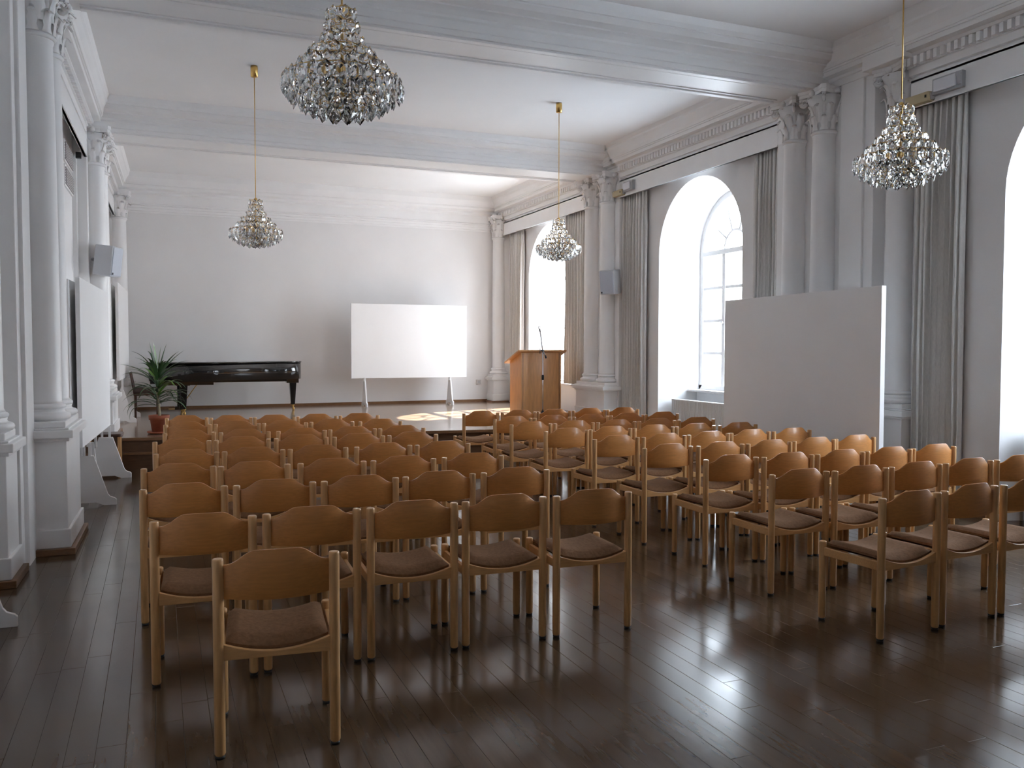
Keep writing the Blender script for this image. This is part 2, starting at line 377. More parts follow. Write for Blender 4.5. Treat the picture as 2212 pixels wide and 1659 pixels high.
# ------------------------------------------------------------------ piers, columns, beams, cornices
def capital_mesh():
    m = MB(); r = .118; z0, z1 = 3.85, 4.305
    m.lathe([(r+.012, z0-.02), (r+.03, z0), (r+.012, z0+.02), (r, z0+.03), (r, z0+.16), (r+.02, z0+.27), (r+.075, z1-.075)], n=24)
    for row, (zb, h, w, out, ph) in enumerate([(z0+.02, .15, .075, .05, 0), (z0+.10, .19, .08, .075, .5), (z0+.2, .17, .05, .09, 0)]):
        for k in range(8):
            a = 2*math.pi*(k+ph)/8; rows = []
            for i in range(7):
                t = i/6; rr = r+.012+out*t*t; zz = zb+h*math.sin(t*1.75)/math.sin(1.75) if t < .9 else zb+h*.93
                if i == 6: rr += .012; zz = zb+h*.82
                ww = w*(1-.45*t)*(1+.18*math.cos(i*math.pi)); rows.append([])
                for j in (-1, -.4, 0, .4, 1):
                    bx = rr+.012*(1-abs(j)); ly = j*ww/2
                    rows[-1].append((bx*math.cos(a)-ly*math.sin(a), bx*math.sin(a)+ly*math.cos(a), zz))
            m.grid(rows)
    for k in range(4):                                        # corner volutes
        a = math.pi/4+k*math.pi/2; pts = []
        for i in range(22):
            t = i/21; sp = t*4.0*math.pi; rad = .052*(1-.8*t)
            d = r+.095+rad*math.sin(sp)*.9; z = z1-.105+rad*math.cos(sp); pts.append((d*math.cos(a), d*math.sin(a), z))
        m.tube(pts, [.020-.010*i/21 for i in range(22)], 6)
    ab = []                                                   # abacus with hollow sides
    for k in range(4):
        a0 = math.pi/4+k*math.pi/2; c0 = .265; e = .045
        p = (c0*math.cos(a0), c0*math.sin(a0)); tn = (-math.sin(a0), math.cos(a0))
        ab += [(p[0]-tn[0]*e/2, p[1]-tn[1]*e/2), (p[0]+tn[0]*e/2, p[1]+tn[1]*e/2)]
        for t in (.25, .5, .75):
            a1 = a0+math.pi/2; q0 = (c0*math.cos(a0), c0*math.sin(a0)); q1 = (c0*math.cos(a1), c0*math.sin(a1))
            x, y = q0[0]+(q1[0]-q0[0])*t, q0[1]+(q1[1]-q0[1])*t; s_ = 1-.14*math.sin(math.pi*t)
            ab.append((x*s_, y*s_))
    m.prism(ab, z1-.065, z1-.03); m.prism([(x*1.05, y*1.05) for x, y in ab], z1-.03, z1+.012)
    for k in range(4):
        a = k*math.pi/2; m.lathe([(.001, z1-.07), (.03, z1-.06), (.034, z1-.035), (.02, z1-.01), (.001, z1-.005)], .178*math.cos(a), .178*math.sin(a), 8)
    return m.mesh('capital', TRIM)
CAPM = capital_mesh()
SHAFT = MB().lathe([(.142, 1.115), (.131, 1.14), (.13, 1.5), (.130, 2.3), (.126, 3.2), (.120, 3.80), (.128, 3.82), (.128, 3.835), (.118, 3.85)], n=32).mesh('shaft', TRIM)
tor = lambda r, z, h, n=6: [(r+h/2*math.sin(math.pi*i/n), z+h/2-h/2*math.cos(math.pi*i/n)) for i in range(n+1)]
BASE = MB().lathe([(.165, .99)]+tor(.165, .995, .055)+[(.155, 1.052), (.148, 1.066), (.152, 1.078)]+tor(.142, 1.08, .036)+[(.140, 1.12)], n=32).mesh('column_base', TRIM)
def column(parent, x, y):
    c = link('column', SHAFT, parent, (x, y, 0)); link('column_base', BASE, c); link('capital', CAPM, c); return c
def pedestal(parent, fn, d, y0, y1, zb=0.0, ext=0.):
    p = B(0, d, y0, y1, zb, .87).xf(fn).build('pedestal', TRIM, parent, .006)
    for e, a, b in ((.022, .845, .87), (.05, .87, .93), (.02, .93, .945), (-.005, .945, .992), (.02, zb+.05, zb+.19)):
        B(0, d+e, y0-e, y1+e, a, b).xf(fn).build('moulding', TRIM, p, .008)
    B(0, d+.05, y0-.05, y1+.05, zb, zb+.05).xf(fn).build('plinth_board', OAKT, p, .006)
def pier(side, k, label):
    fn = side_fn(side); root = struct(empty('pier', (0, 0, 0)), label)
    if k == 1:
        y0, y1, cols, zb = 6.72, 8.19, (7.36, 7.82), 0.
        B(-.1, .19, 6.84, 7.16, -.05, ZC).xf(fn).build('pilaster', TRIM, root, .012)
        ya = 6.47; c = fn((-.02 if side == 'L' else .06, ya, 0)); column(root, c[0], c[1]); pedestal(root, fn, .15 if side == 'L' else .20, ya-.2, ya+.2)
        B(-.1, .33, ya-.26, ya+.26, 4.31, 4.46).xf(fn).build('entablature_block', TRIM, root, .01)
    else: y0, y1, cols, zb = 11.92, 13.05, (12.17, 12.72), (0. if side == 'R' else ZS-.02)
    if k == 2: zb = ZS-.02
    B(-.1, .16, y0, y1, -.05, ZC).xf(fn).build('pier_block', TRIM, root, .008)
    for y in cols: c = fn((.22, y, 0)); column(root, c[0], c[1])
    pedestal(root, fn, .40, cols[0]-.22, cols[1]+.22, zb)
pier('R', 1, 'white pier with clustered columns on the window side behind the free-standing board')
pier('L', 1, 'white pier with clustered columns rising beside the white feet of the side board')
pier('R', 2, 'white pier with paired columns on the window side at the stage edge')
pier('L', 2, 'white pier with paired columns beside the potted plant at the stage edge')
for side, lab in (('R', 'white engaged column in the stage corner beside the lectern'), ('L', 'white engaged column in the stage corner behind the piano chair')):
    fn = side_fn(side); root = struct(empty('pier'), lab); c = fn((.22, 16.96, 0)); column(root, c[0], c[1])
    pedestal(root, fn, .40, 16.80, YB+.02, ZS-.02); B(-.1, .14, 16.9, YB+.1, 0, ZC).xf(fn).build('pier_block', TRIM, root)

def half_profile():                                           # outward offset, z
    return [(0, 4.31), (0, 4.355), (.015, 4.36), (.015, 4.43), (.035, 4.445), (.035, 4.47), (.075, 4.50), (.12, 4.515), (.12, 4.53), (.20, 4.55), (.235, 4.585),
            (.235, 4.60), (.26, 4.60), (.265, 4.645), (.30, 4.69), (.31, 4.71)]
def beam(y0, y1, label):
    pr = half_profile(); poly = [(y0-o, z) for o, z in pr]+[(y1+o, z) for o, z in reversed(pr)]
    b = struct(MB().prism(poly, XL-.2, XR+.1, 'x').build('ceiling_beam', TRIM), label)
    for a, c, z in ((y0+.03, y0+.10, .018), (y1-.10, y1-.03, .018), (y0+.13, y0+.16, .01), (y1-.16, y1-.13, .01)): B(-.55, 6.42, a, c, 4.31-z, 4.32).build('soffit_moulding', TRIM, b, .004)
    return b
beam(7.33, 7.98, 'white moulded ceiling beam crossing above the middle chair rows')
beam(12.23, 12.98, 'white moulded ceiling beam crossing above the stage edge')
pr = [(0, 4.0), (.02, 4.0), (.02, 4.03), (.035, 4.04), (.035, 4.085), (.05, 4.09), (.05, 4.13), (.085, 4.135), (.085, 4.155), (.06, 4.17), (.06, 4.33), (.10, 4.36), (.10, 4.40), (.17, 4.43), (.19, 4.47), (.19, 4.485),
      (.22, 4.485), (.23, 4.52), (.27, 4.60), (.29, 4.71), (0, 4.71)]
struct(MB().prism([(YB-o, z) for o, z in pr]+[(YB+.05, 4.71), (YB+.05, 4.0)], XL-.2, XR+.1, 'x').build('trim_1', TRIM), 'white moulded cornice along the end wall')

COR = [(0, 4.17), (.12, 4.17), (.12, 4.215), (.155, 4.22), (.165, 4.285), (.185, 4.29), (.185, 4.38), (.215, 4.385), (.225, 4.41), (.30, 4.42), (.305, 4.465), (.32, 4.465), (.32, 4.485),
       (.335, 4.485), (.345, 4.53), (.385, 4.60), (.405, 4.625), (.405, 4.65), (.43, 4.71), (0, 4.71)]
CAP = [(0, 4.312), (.20, 4.312), (.20, 4.38)]+COR[7:]                       # the part that runs on above the capitals
SEG = [(-3.2, 6.27, 2.49, -.06), (8.19, 11.92, 8.19, 0), (13.05, YB-.05, 13.05, 0)]   # cornice runs between the piers; start of the pelmet; drop
RET = {0: [(6.25, 7.36)], 1: [(7.95, 8.21), (11.9, 12.26)], 2: [(12.95, 13.07)]}
DENT = B(0, .05, -.020, .020, -.040, .040).mesh('dentil', TRIM, .003)
names = {0: 'nearest the lone chair', 1: 'over the middle window bay', 2: 'over the stage bay'}; tn = 2
for side in 'RL':
    fn = side_fn(side)
    for i, (ya, yb, pa, dz) in enumerate(SEG):
        lab = 'white cornice with a row of dentils along the %s wall, %s' % ('window' if side == 'R' else 'inner', names[i])
        c = struct(MB().prism(COR, ya-.03, yb+.03, 'y').xf(lambda v: fn((v[0], v[1], v[2]+(dz if v[2] < 4.66 else 0)))).build('trim_%d' % tn, TRIM), lab); tn += 1
        for ra, rb in RET[i]: MB().prism(CAP, ra, rb, 'y').xf(fn).build('cornice_return', TRIM, c)
        y = max(ya, 2.6)+.04
        while y < yb-.02:
            p = fn((.18, y, 4.335+dz)); o = link('dentil', DENT, c, p)
            if side == 'R': o.rotation_euler = (0, 0, math.pi)
            y += .075
        # pelmet board under the cornice
        pb = MB().box(.135, .16, pa, yb, 3.90, 4.17).box(0, .16, pa, yb, 4.15, 4.175).box(.13, .172, pa, yb, 3.90, 3.915)
        pb.xf(lambda v: fn((v[0], v[1], v[2]+dz))); p = struct(pb.build('trim_%d' % tn, TRIM, None), 'plain white curtain pelmet board on the %s wall, %s' % ('window' if side == 'R' else 'inner', names[i])); tn += 1
# skirting
struct(B(XL+.3, XR-.3, YB-.025, YB, ZS, ZS+.05).build('baseboard_back', OAKT), 'narrow brown skirting along the end wall')
for j, (ya, yb) in enumerate([(-3.2, 6.2), (8.19, 11.95)]):
    for side in 'RL':
        if side == 'R' and j == 1:
            segs = [(ya, BAYS[2]-HW), (BAYS[2]+HW, yb)]
        elif side == 'R': segs = [(ya, BAYS[3]-HW), (BAYS[3]+HW, yb)]
        else: segs = [(ya, yb)]
        m = MB()
        for a, b in segs: m.box(0, .03, a, b, 0, .06)
        struct(m.xf(side_fn(side)).build('baseboard_%s' % ('right' if side == 'R' else 'left'), OAKT), 'brown skirting board along the %s wall' % ('window' if side == 'R' else 'inner'))
# inner wall: narrow door-like frame and two louvred vents
fnL = side_fn('L')
for z0, z1, w in ((3.66, 3.90, 'upper'), (3.38, 3.62, 'lower')):
    v = MB(); v.box(0, .02, 10.95, 11.75, z0, z1); r = tag(v.xf(fnL).build('air_vent', TRIM), '%s louvred air vent high on the inner wall beside the pier' % w, 'vent', 'louvred vents on the inner wall')
    for k in range(7): B(.015, .034, 10.98, 11.72, z0+.02+k*.029, z0+.038+k*.029).xf(fnL).build('slat', VENT, r)
struct(B(0, .05, 11.80, 11.93, 0, 3.9).xf(fnL).build('trim_20', TRIM), 'narrow white vertical trim on the inner wall beside the stage pier')
j = fnL((.09, 11.7, 3.87)); tag(B(-.03, .03, -.03, .03, -.035, .035).build('sensor_box', BLACK, None, .004, j), 'small black sensor under the pelmet on the inner wall', 'sensor')

# ------------------------------------------------------------------ curtains
def curtain(y0, y1, z0, label, folds, seed, group='grey window curtains'):
    rnd = random.Random(seed); n = folds*10; cols = []; ph = [rnd.uniform(.7, 1.3) for _ in range(folds+2)]
    rowsz = [z0, z0+.5, 1.6, 2.6, 3.4, 3.8, 3.95]; rows = []
    for zi, z in enumerate(rowsz):
        r = []
        for i in range(n+1):
            t = i/n; y = y0+(y1-y0)*t; k = min(folds, int(t*folds)); amp = .046*min(ph[k], 1.15)*(.6 if z > 3.7 else 1)
            r.append((XR-.078+amp*math.sin(2*math.pi*folds*t+.5*math.sin(7*t+seed))+.008*math.sin(z*2+9*t), y+.012*math.sin(2*math.pi*folds*t*2+z*.6), z))
        rows.append(r)
    o = MB().grid(rows).build('curtain', CURT); md = o.modifiers.new('thickness', 'SOLIDIFY'); md.thickness = .004
    tag(o, label, 'curtain', group)
curtain(15.98, 16.60, ZS+.01, 'grey floor-length curtain at the stage window, on the end-wall side of the lectern', 7, 1)
curtain(13.12, 13.98, .90, 'grey curtain hanging onto the sill of the stage window beside the paired columns', 9, 2)
curtain(11.27, 11.90, .02, 'grey floor-length curtain at the middle window, next to the wall loudspeaker', 8, 3)
curtain(8.21, 8.66, .02, 'grey curtain at the middle window, half hidden by the free-standing board', 7, 4)
curtain(5.72, 6.24, .02, 'grey floor-length curtain hanging behind the glass chandelier, next to the free-standing board', 8, 5)


# ------------------------------------------------------------------ chairs
def make_chair():
    root = empty('chair'); HX, HY, R = .2125, .20, .0205
    def post(h): return MB().lathe([(R*.8, .012), (R, .02), (R, h-.008), (R*.94, h-.002), (R*.80, h)], n=16)
    rear, front = post(.757).mesh('leg', BEECHV), post(.452).mesh('leg', BEECHV)
    gl = MB().lathe([(R*.86, 0), (R*.9, .013)], n=12).mesh('glide', BLACK)
    for sx in (-1, 1):
        for sy, me in ((-1, rear), (1, front)): l = link('leg', me, root, (sx*HX, sy*HY, 0)); link('glide', gl, l)
    def rail(y0, y1):                                          # hollowed top edge
        n = 14; xs = [-HX+2*HX*i/n for i in range(n+1)]; top = [(x, .440-.046*(1-(x/HX)**2)) for x in xs]
        return MB().prism([(-HX, .372)]+[(HX, .372)]+top[::-1], y0, y1, 'y')
    rail(-HY-.011, -HY+.011).build('back_rail', BEECHR, root, .003); rail(HY-.011, HY+.011).build('front_rail', BEECHR, root, .003)
    for sx in (-1, 1): B(sx*HX-.010, sx*HX+.010, -HY, HY, .372, .418).build('side_rail', BEECHR, root, .004)
    # seat shell and cushion
    def sz(x, y): return .440-.042*(1-(x/HX)**2)
    n, m = 14, 12; hx, y0, y1 = HX-.024, -HY+.012, HY+.012
    sh = [[(-hx+2*hx*i/n, y0+(y1-y0)*j/m, 0) for i in range(n+1)] for j in range(m+1)]
    MB().grid([[(x, y, sz(x, y)-.012) for x, y, _ in r] for r in sh]).grid([[(x, y, sz(x, y)-.002) for x, y, _ in r] for r in sh]).build('seat_shell', BEECH, root)
    def pad(x, y, top):
        ex = 1-abs(x/hx)**6; ey = 1-abs((y-(y0+y1)/2)/((y1-y0)/2))**6
        e = max(0, min(ex, ey))**.5; return sz(x, y)-.004+(.012+.034*e if top else 0.0)
    g = MB().grid([[(x, y, pad(x, y, True)) for x, y, _ in r] for r in sh]).grid([[(x, y, pad(x, y, False)) for x, y, _ in r] for r in sh])
    ring = [(0, i) for i in range(n)]+[(j, n) for j in range(m)]+[(m, i) for i in range(n, 0, -1)]+[(j, 0) for j in range(m, 0, -1)]
    g.grid([[(sh[j][i][0], sh[j][i][1], pad(sh[j][i][0], sh[j][i][1], t)) for j, i in ring+ring[:1]] for t in (False, True)])
    g.build('seat_cushion', CUSH, root)
    # curved plywood backrest with a raised middle
    n = 24; t_ = .011; rows = {}
    def topz(u):
        a = abs(u); s = 0 if a > .93 else (1 if a < .38 else .5+.5*math.cos(math.pi*(a-.38)/.55)); return .731+.050*s+.008*(1-a*a)
    n = 40; bk = MB(); hx = HX-.012; f, b_ = [], []
    for i in range(n+1):
        u = -1+2*i/n; x = u*hx; yb = -HY+.006-.048*(1-u*u); zt = topz(u); zb = .604-.004*(1-u*u)
        zz = [zb, zb+.004, .65, .70, zt-.004, zt]
        f.append([(x, yb+t_/2*(0.6 if k in (0, 5) else 1), z) for k, z in enumerate(zz)]); b_.append([(x, yb-t_/2*(0.6 if k in (0, 5) else 1), z) for k, z in enumerate(zz)])
    bk.grid(f).grid(b_)
    bk.grid([[r[-1] for r in f], [r[-1] for r in b_]]); bk.grid([[r[0] for r in f], [r[0] for r in b_]])
    bk.build('backrest', BEECH, root)
    return root
ORD = ['first', 'second', 'third', 'fourth', 'fifth', 'sixth', 'seventh', 'eighth', 'ninth']
LROWS = [(-2.5, [(.18, 4.15), (.67, 4.14), (1.16, 4.11), (1.65, 4.10), (2.15, 4.07)]), (-2.8, [(.12, 5.11), (.61, 5.07), (1.10, 5.04), (1.59, 5.03), (2.09, 5.01)]),
         (-5.3, [(.11, 6.00), (.58, 5.92), (1.09, 5.88), (1.58, 5.83), (2.09, 5.81)]), (-4.6, [(.18, 6.81), (.66, 6.77), (1.14, 6.74), (1.65, 6.70), (2.13, 6.65)]),
         (-6.2, [(.17, 7.68), (.65, 7.62), (1.14, 7.59), (1.63, 7.52), (2.11, 7.47)]), (-7.7, [(.25, 8.42), (.73, 8.31), (1.24, 8.24), (1.72, 8.21), (2.19, 8.14)]),
         (-9.9, [(.26, 9.34), (.74, 9.24), (1.21, 9.16), (1.69, 9.12), (2.18, 8.98)]), (-11.5, [(.28, 10.24), (.74, 10.08), (1.20, 9.97), (1.67, 9.92), (2.14, 9.85)])]
RROWS = [(3.8, [(3.70, 3.39), (4.20, 3.44), (4.69, 3.46)]), (-.5, [(3.72, 4.27), (4.20, 4.25), (4.68, 4.25), (5.17, 4.25), (5.66, 4.25)]),
         (-1.0, [(3.76, 5.02), (4.23, 4.98), (4.71, 4.97), (5.19, 4.97), (5.67, 4.98)]), (-.3, [(3.72, 5.78), (4.20, 5.75), (4.67, 5.73), (5.16, 5.75), (5.63, 5.77)]),
         (.1, [(3.67, 6.52), (4.15, 6.51), (4.63, 6.52), (5.10, 6.53), (5.57, 6.51)]), (-2.9, [(3.57, 7.30), (4.05, 7.31), (4.52, 7.28), (4.99, 7.25), (5.47, 7.20)]),
         (-4.6, [(3.54, 8.07), (4.01, 8.02), (4.48, 7.96), (4.97, 7.94), (5.46, 7.92)]), (-1.6, [(3.63, 8.78), (4.10, 8.75), (4.58, 8.73), (5.05, 8.72), (5.53, 8.73)]),
         (-2.8, [(3.58, 9.67), (4.06, 9.63), (4.53, 9.62), (5.01, 9.60), (5.48, 9.57)])]
proto = make_chair(); used = [False]
def place_chair(x, y, ang, label, group):
    c = proto if not used[0] else dup(proto); used[0] = True; a = math.radians(ang)
    c.location = (x-math.sin(a)*.2, y+math.cos(a)*.2, 0); c.rotation_euler = (0, 0, a); tag(c, label, 'chair', group)
place_chair(.402, 3.312, -5.5, 'lone beech chair with brown cushion standing alone behind the last row', 'beech chairs set out in rows')
for rows, name in ((LROWS, 'plant-side'), (RROWS, 'window-side')):
    for i, (a, ps) in enumerate(rows):
        for k, (x, y) in enumerate(ps):
            seat = ORD[len(ps)-1-k] if name == 'plant-side' else ORD[k]
            place_chair(x, y, a, 'beech chair, brown cushion, %s row from stage, %s block, %s seat from centre aisle' % (ORD[len(rows)-1-i], name, seat), 'beech chairs in the %s block' % name)

# ------------------------------------------------------------------ white display boards on feet
FOOT = [(-.27, 0), (-.16, 0), (-.09, .03), (.09, .03), (.16, 0), (.27, 0), (.27, .055), (.255, .07), (.215, .085), (.195, .11), (.075, .49), (-.075, .49), (-.195, .11), (-.215, .085), (-.255, .07), (-.27, .055)]
def board(p, q, z0, zb, zt, feet, label, thick=.04, half=1.0, back=1.0):
    p, q = Vector(p), Vector(q); L = (q-p).length; a = math.atan2(q.y-p.y, q.x-p.x)
    r = tag(empty('display_board', ((p.x+q.x)/2, (p.y+q.y)/2, z0), a), label, 'board', 'white display boards')
    B(-L/2, L/2, -thick/2, thick/2, zb-z0, zt-z0).build('panel', BOARD, r, .003)
    for t in feet:
        x = -L/2+t*L; f = MB().prism([(u*half*(back if u > 0 else 1), w) for u, w in FOOT], x-.013, x+.013, 'x').build('foot', BOARD, r, .003)
        for s in (-1, 1): B(x-.012, x+.012, s*.04-.012, s*.04+.012, .44, zb-z0+.012).build('post', BOARD, f)
    return r
board((3.44, 16.52), (5.80, 16.52), ZS, .95, 2.40, (.11, .85), 'white projection board on two feet standing against the stage end wall', half=.85)
board((-.69, 8.90), (-.575, 11.45), 0, .605, 2.195, (.13, .86), 'white display board on feet along the inner wall, in front of another')
board((-.785, 8.82), (-.672, 11.3), 0, .60, 2.17, (.3, .7), 'white display board tucked behind another along the inner wall', thick=.055, half=.3)
board((-.565, 14.0), (-.50, 16.3), ZS, 1.05, 2.51, (.1, .62), 'white display board on the stage beside the piano chair', half=.85)
board((-.66, 14.06), (-.60, 16.2), ZS, 1.06, 2.49, (.1, .9), 'white display board on the stage, pushed behind another at the inner wall', half=.55)
board((6.119, 5.95), (6.333, 8.58), 0, .56, 2.112, (.14, .86), 'large white free-standing board in front of the window-side pier', thick=.05, half=.9)
board((-1.00, 3.10), (-1.0, 5.50), 0, .6, 2.18, (.06, .947), 'white display board by the inner wall, only one foot in view', half=.95, back=.3)

# ------------------------------------------------------------------ chandeliers
def crystal_mesh(w, h, t):
    o = [(0, 0), (-.5*w, -.26*h), (-.5*w, -.66*h), (0, -h), (.5*w, -.66*h), (.5*w, -.26*h)]
    i = [(x*.5, -.46*h+(z+.46*h)*.55) for x, z in o]
    vs = [(x, 0, z) for x, z in o]+[(x, t, z) for x, z in i]+[(x, -t, z) for x, z in i]
    fs = [tuple(range(6, 12)), tuple(range(12, 18))[::-1]]
    for k in range(6):
        n = (k+1) % 6; fs += [(k, n, 6+n, 6+k), (n, k, 12+k, 12+n)]
    return MB().add(vs, fs).mesh('crystal', CRYST)
CR = {'s': crystal_mesh(.056, .078, .009), 'm': crystal_mesh(.062, .096, .011), 'l': crystal_mesh(.066, .116, .012)}
TIERS = [(.070, .548, 7, 's'), (.080, .485, 8, 's'), (.108, .410, 11, 's'), (.160, .348, 16, 's'), (.214, .288, 21, 'm'), (.284, .218, 27, 'l'),
         (.246, .164, 23, 'm'), (.198, .132, 19, 'm'), (.143, .108, 14, 'm'), (.080, .096, 8, 'm')]
def make_chandelier(Zb):
    r = empty('chandelier')
    for rad, z, n, k in TIERS:
        MB().tube([((rad-.006)*math.cos(2*math.pi*i/36), (rad-.006)*math.sin(2*math.pi*i/36), z-.012) for i in range(36)], .0024, 5, True, True).build('ring', BRASS, r)
        for i in range(n):
            a = 2*math.pi*(i+.37*rad*50)/n; tilt = random.uniform(-.10, .10)
            link('crystal', CR[k], r, (rad*math.cos(a), rad*math.sin(a), z+random.uniform(-.003, .003)), (tilt, random.uniform(-.06, .06), a-math.pi/2+random.uniform(-.2, .2)))
    sp = MB()
    for j, (rad, z, n, k) in enumerate(TIERS):
        for i in range(6 if j in (1, 3, 5, 7) else 0):
            a = 2*math.pi*i/6+j*.3; sp.tube([(0, 0, z-.012), ((rad-.006)*math.cos(a), (rad-.006)*math.sin(a), z-.012)], .002, 4)
    tag(sp.build('spoke', BRASS, r), kind='stuff')
    MB().lathe([(.006, .08), (.02, .09), (.02, .12), (.008, .13), (.008, .53), (.016, .54), (.016, .56), (.005, .57)], n=12).build('stem', BRASS, r)
    for i in range(6):
        a = 2*math.pi*i/6+.2; l = MB().lathe([(.012, .19), (.013, .25), (.010, .255)], .10*math.cos(a), .10*math.sin(a), 10).build('lamp_socket', BRASS, r)
        MB().lathe([(.008, .19), (.016, .165), (.017, .15), (.011, .135), (.001, .13)], .10*math.cos(a), .10*math.sin(a), 10).build('bulb', DIFF, l)
    MB().tube([(0, 0, .56), (0, 0, ZC-Zb-.1)], .0045, 8).build('rod', BRASS, r)
    MB().lathe([(.012, ZC-Zb-.125), (.038, ZC-Zb-.12), (.040, ZC-Zb-.03), (.036, ZC-Zb+.002)], n=20).build('canopy', BRASS, r)
    return r
ZCH = 2.665; ch0 = make_chandelier(ZCH)
CH = [(.862, 4.30, 'faceted glass chandelier hanging over the plant-side rows, nearest the lone chair'), (1.038, 10.12, 'faceted glass chandelier hanging over the plant-side rows, in line with the grand piano'),
      (4.825, 10.12, 'faceted glass chandelier hanging in front of the stage window'), (4.585, 4.34, 'faceted glass chandelier hanging over the window-side rows, in front of the grey curtain')]
for i, (x, y, lab) in enumerate(CH):
    c = ch0 if i == 0 else dup(ch0); c.location = (x, y, ZCH if i != 3 else ZCH-.06); c.rotation_euler = (0, 0, .5*i)
    tag(c, lab, 'chandelier', 'glass chandeliers')
    if i == 3:
        for ch in c.children:
            if ch.name.startswith(('rod', 'canopy')): ch.location.z += .06 if ch.name.startswith('canopy') else .03

# ------------------------------------------------------------------ grand piano and its chair
pn = tag(empty('grand_piano', (0, 0, ZS)), 'black lacquered grand piano with closed lid on the stage', 'piano')
out = [(-.02, 15.22), (.62, 15.22)]
for i in range(1, 13):
    t = i/12; s_ = t*t*(3-2*t); out.append((.62+1.35*t, 15.22+.62*s_))
for i in range(1, 9):
    t = i/8*math.pi*.62; out.append((1.97+.47*math.sin(t)/math.sin(math.pi*.5), 15.84+.40*(1-math.cos(t))))
out += [(2.40, 16.55), (2.25, 16.68), (2.0, 16.70), (-.02, 16.70)]
rz0, rz1 = .945-ZS, 1.272-ZS
MB().prism(out, rz0+.03, rz1, 'z', True).build('case', LACQ, pn)
cx, cy = 1.1, 15.95
lid = [(cx+(x-cx)*1.008+(.0 if x > 0 else -.0), cy+(y-cy)*1.016) for x, y in out]
MB().prism(lid, rz1+.002, rz1+.026, 'z', True).build('lid', LACQ, pn)
B(-.14, .10, 15.24, 16.68, rz0, rz0+.09).build('key_bed', LACQ, pn, .006)
for y in (15.22, 16.61): B(-.16, .02, y, y+.09, rz0+.05, rz1-.05).build('arm', LACQ, pn, .02)
for k in range(26): B(-.13, .0, 15.33+k*.0488, 15.376+k*.0488, rz0+.09, rz0+.112).build('white_key', RAD, pn)
for k in range(26):
    if k % 7 not in (2, 6): B(-.085, .0, 15.363+k*.0488, 15.390+k*.0488, rz0+.10, rz0+.125).build('black_key', BLACK, pn)
B(.0, .03, 15.32, 16.62, rz0+.1, rz1-.01).build('fallboard', LACQ, pn)
B(.10, .85, 15.30, 15.40, rz0-.03, rz0+.035).build('under_rail', LACQ, pn, .005); B(.12, 2.2, 16.1, 16.2, rz0-.02, rz0+.035).build('under_rail', LACQ, pn, .005)
for x, y in ((.38, 15.52), (.36, 16.42), (2.27, 16.12)):
    B(x-.12, x+.10, y-.09, y+.09, rz0-.045, rz0+.035).build('leg_block', LACQ, pn, .006)
    n_ = MB(); zt, zb = rz0-.04, .10
    n_.add([(x+sx*w, y+sy*w, z) for z, w in ((zb, .036), (zt, .062)) for sy in (-1, 1) for sx in (-1, 1)], [(0, 2, 3, 1), (4, 5, 7, 6), (0, 1, 5, 4), (2, 6, 7, 3), (0, 4, 6, 2), (1, 3, 7, 5)])
    lg = n_.build('leg', LACQ, pn, .004)
    MB().lathe([(.026, .10), (.032, .095), (.032, .085), (.018, .075), (.022, .06), (.022, .05)], x, y, 14).build('caster_cap', BRASS, lg)
    MB().lathe([(.001, 0), (.017, 0), (.024, .02), (.024, .035), (.014, .05), (.001, .05)], x+.01, y, 12).build('caster', BRASS, lg)
ly = empty('pedal_lyre'); ly.parent = pn
for dy in (-.07, .07): MB().tube([(.30, 15.95+dy, .12), (.30, 15.95+dy*1.15, rz0+.02)], .016).build('lyre_rod', LACQ, ly)
B(.24, .36, 15.83, 16.07, .07, .13).build('pedal_box', LACQ, ly, .01)
for dy in (-.06, 0, .06): B(.14, .26, 15.94+dy, 15.965+dy, .075, .085).build('pedal', BRASS, ly, .003)
MB().tube([(.34, 15.95, .12), (.62, 15.62, rz0)], .008).build('lyre_brace', BRASS, pn)

pc = tag(empty('piano_chair', (-.20, 15.38, ZS)), 'dark brown padded chair pulled up behind the potted plant at the piano', 'chair')
B(-.19, .19, -.20, .20, .36, .40).build('seat_frame', DARKW, pc, .006); B(-.19, .19, -.20, .20, .40, .49).build('seat_pad', LEATH, pc, .025)
for sx in (-.165, .165):
    for sy in (-.175, .175): B(sx-.017, sx+.017, sy-.017, sy+.017, 0, .37).build('leg', DARKW, pc, .003)
for sy in (-.175, .175): MB().tube([(-.175, sy, .38), (-.20, sy, .55), (-.235, sy, .74)], .017).build('back_post', DARKW, pc)
MB().prism([(-.215, .52), (-.195, .52), (-.225, .73), (-.25, .73)], -.17, .17, 'y').build('back_pad', LEATH, pc, .008)

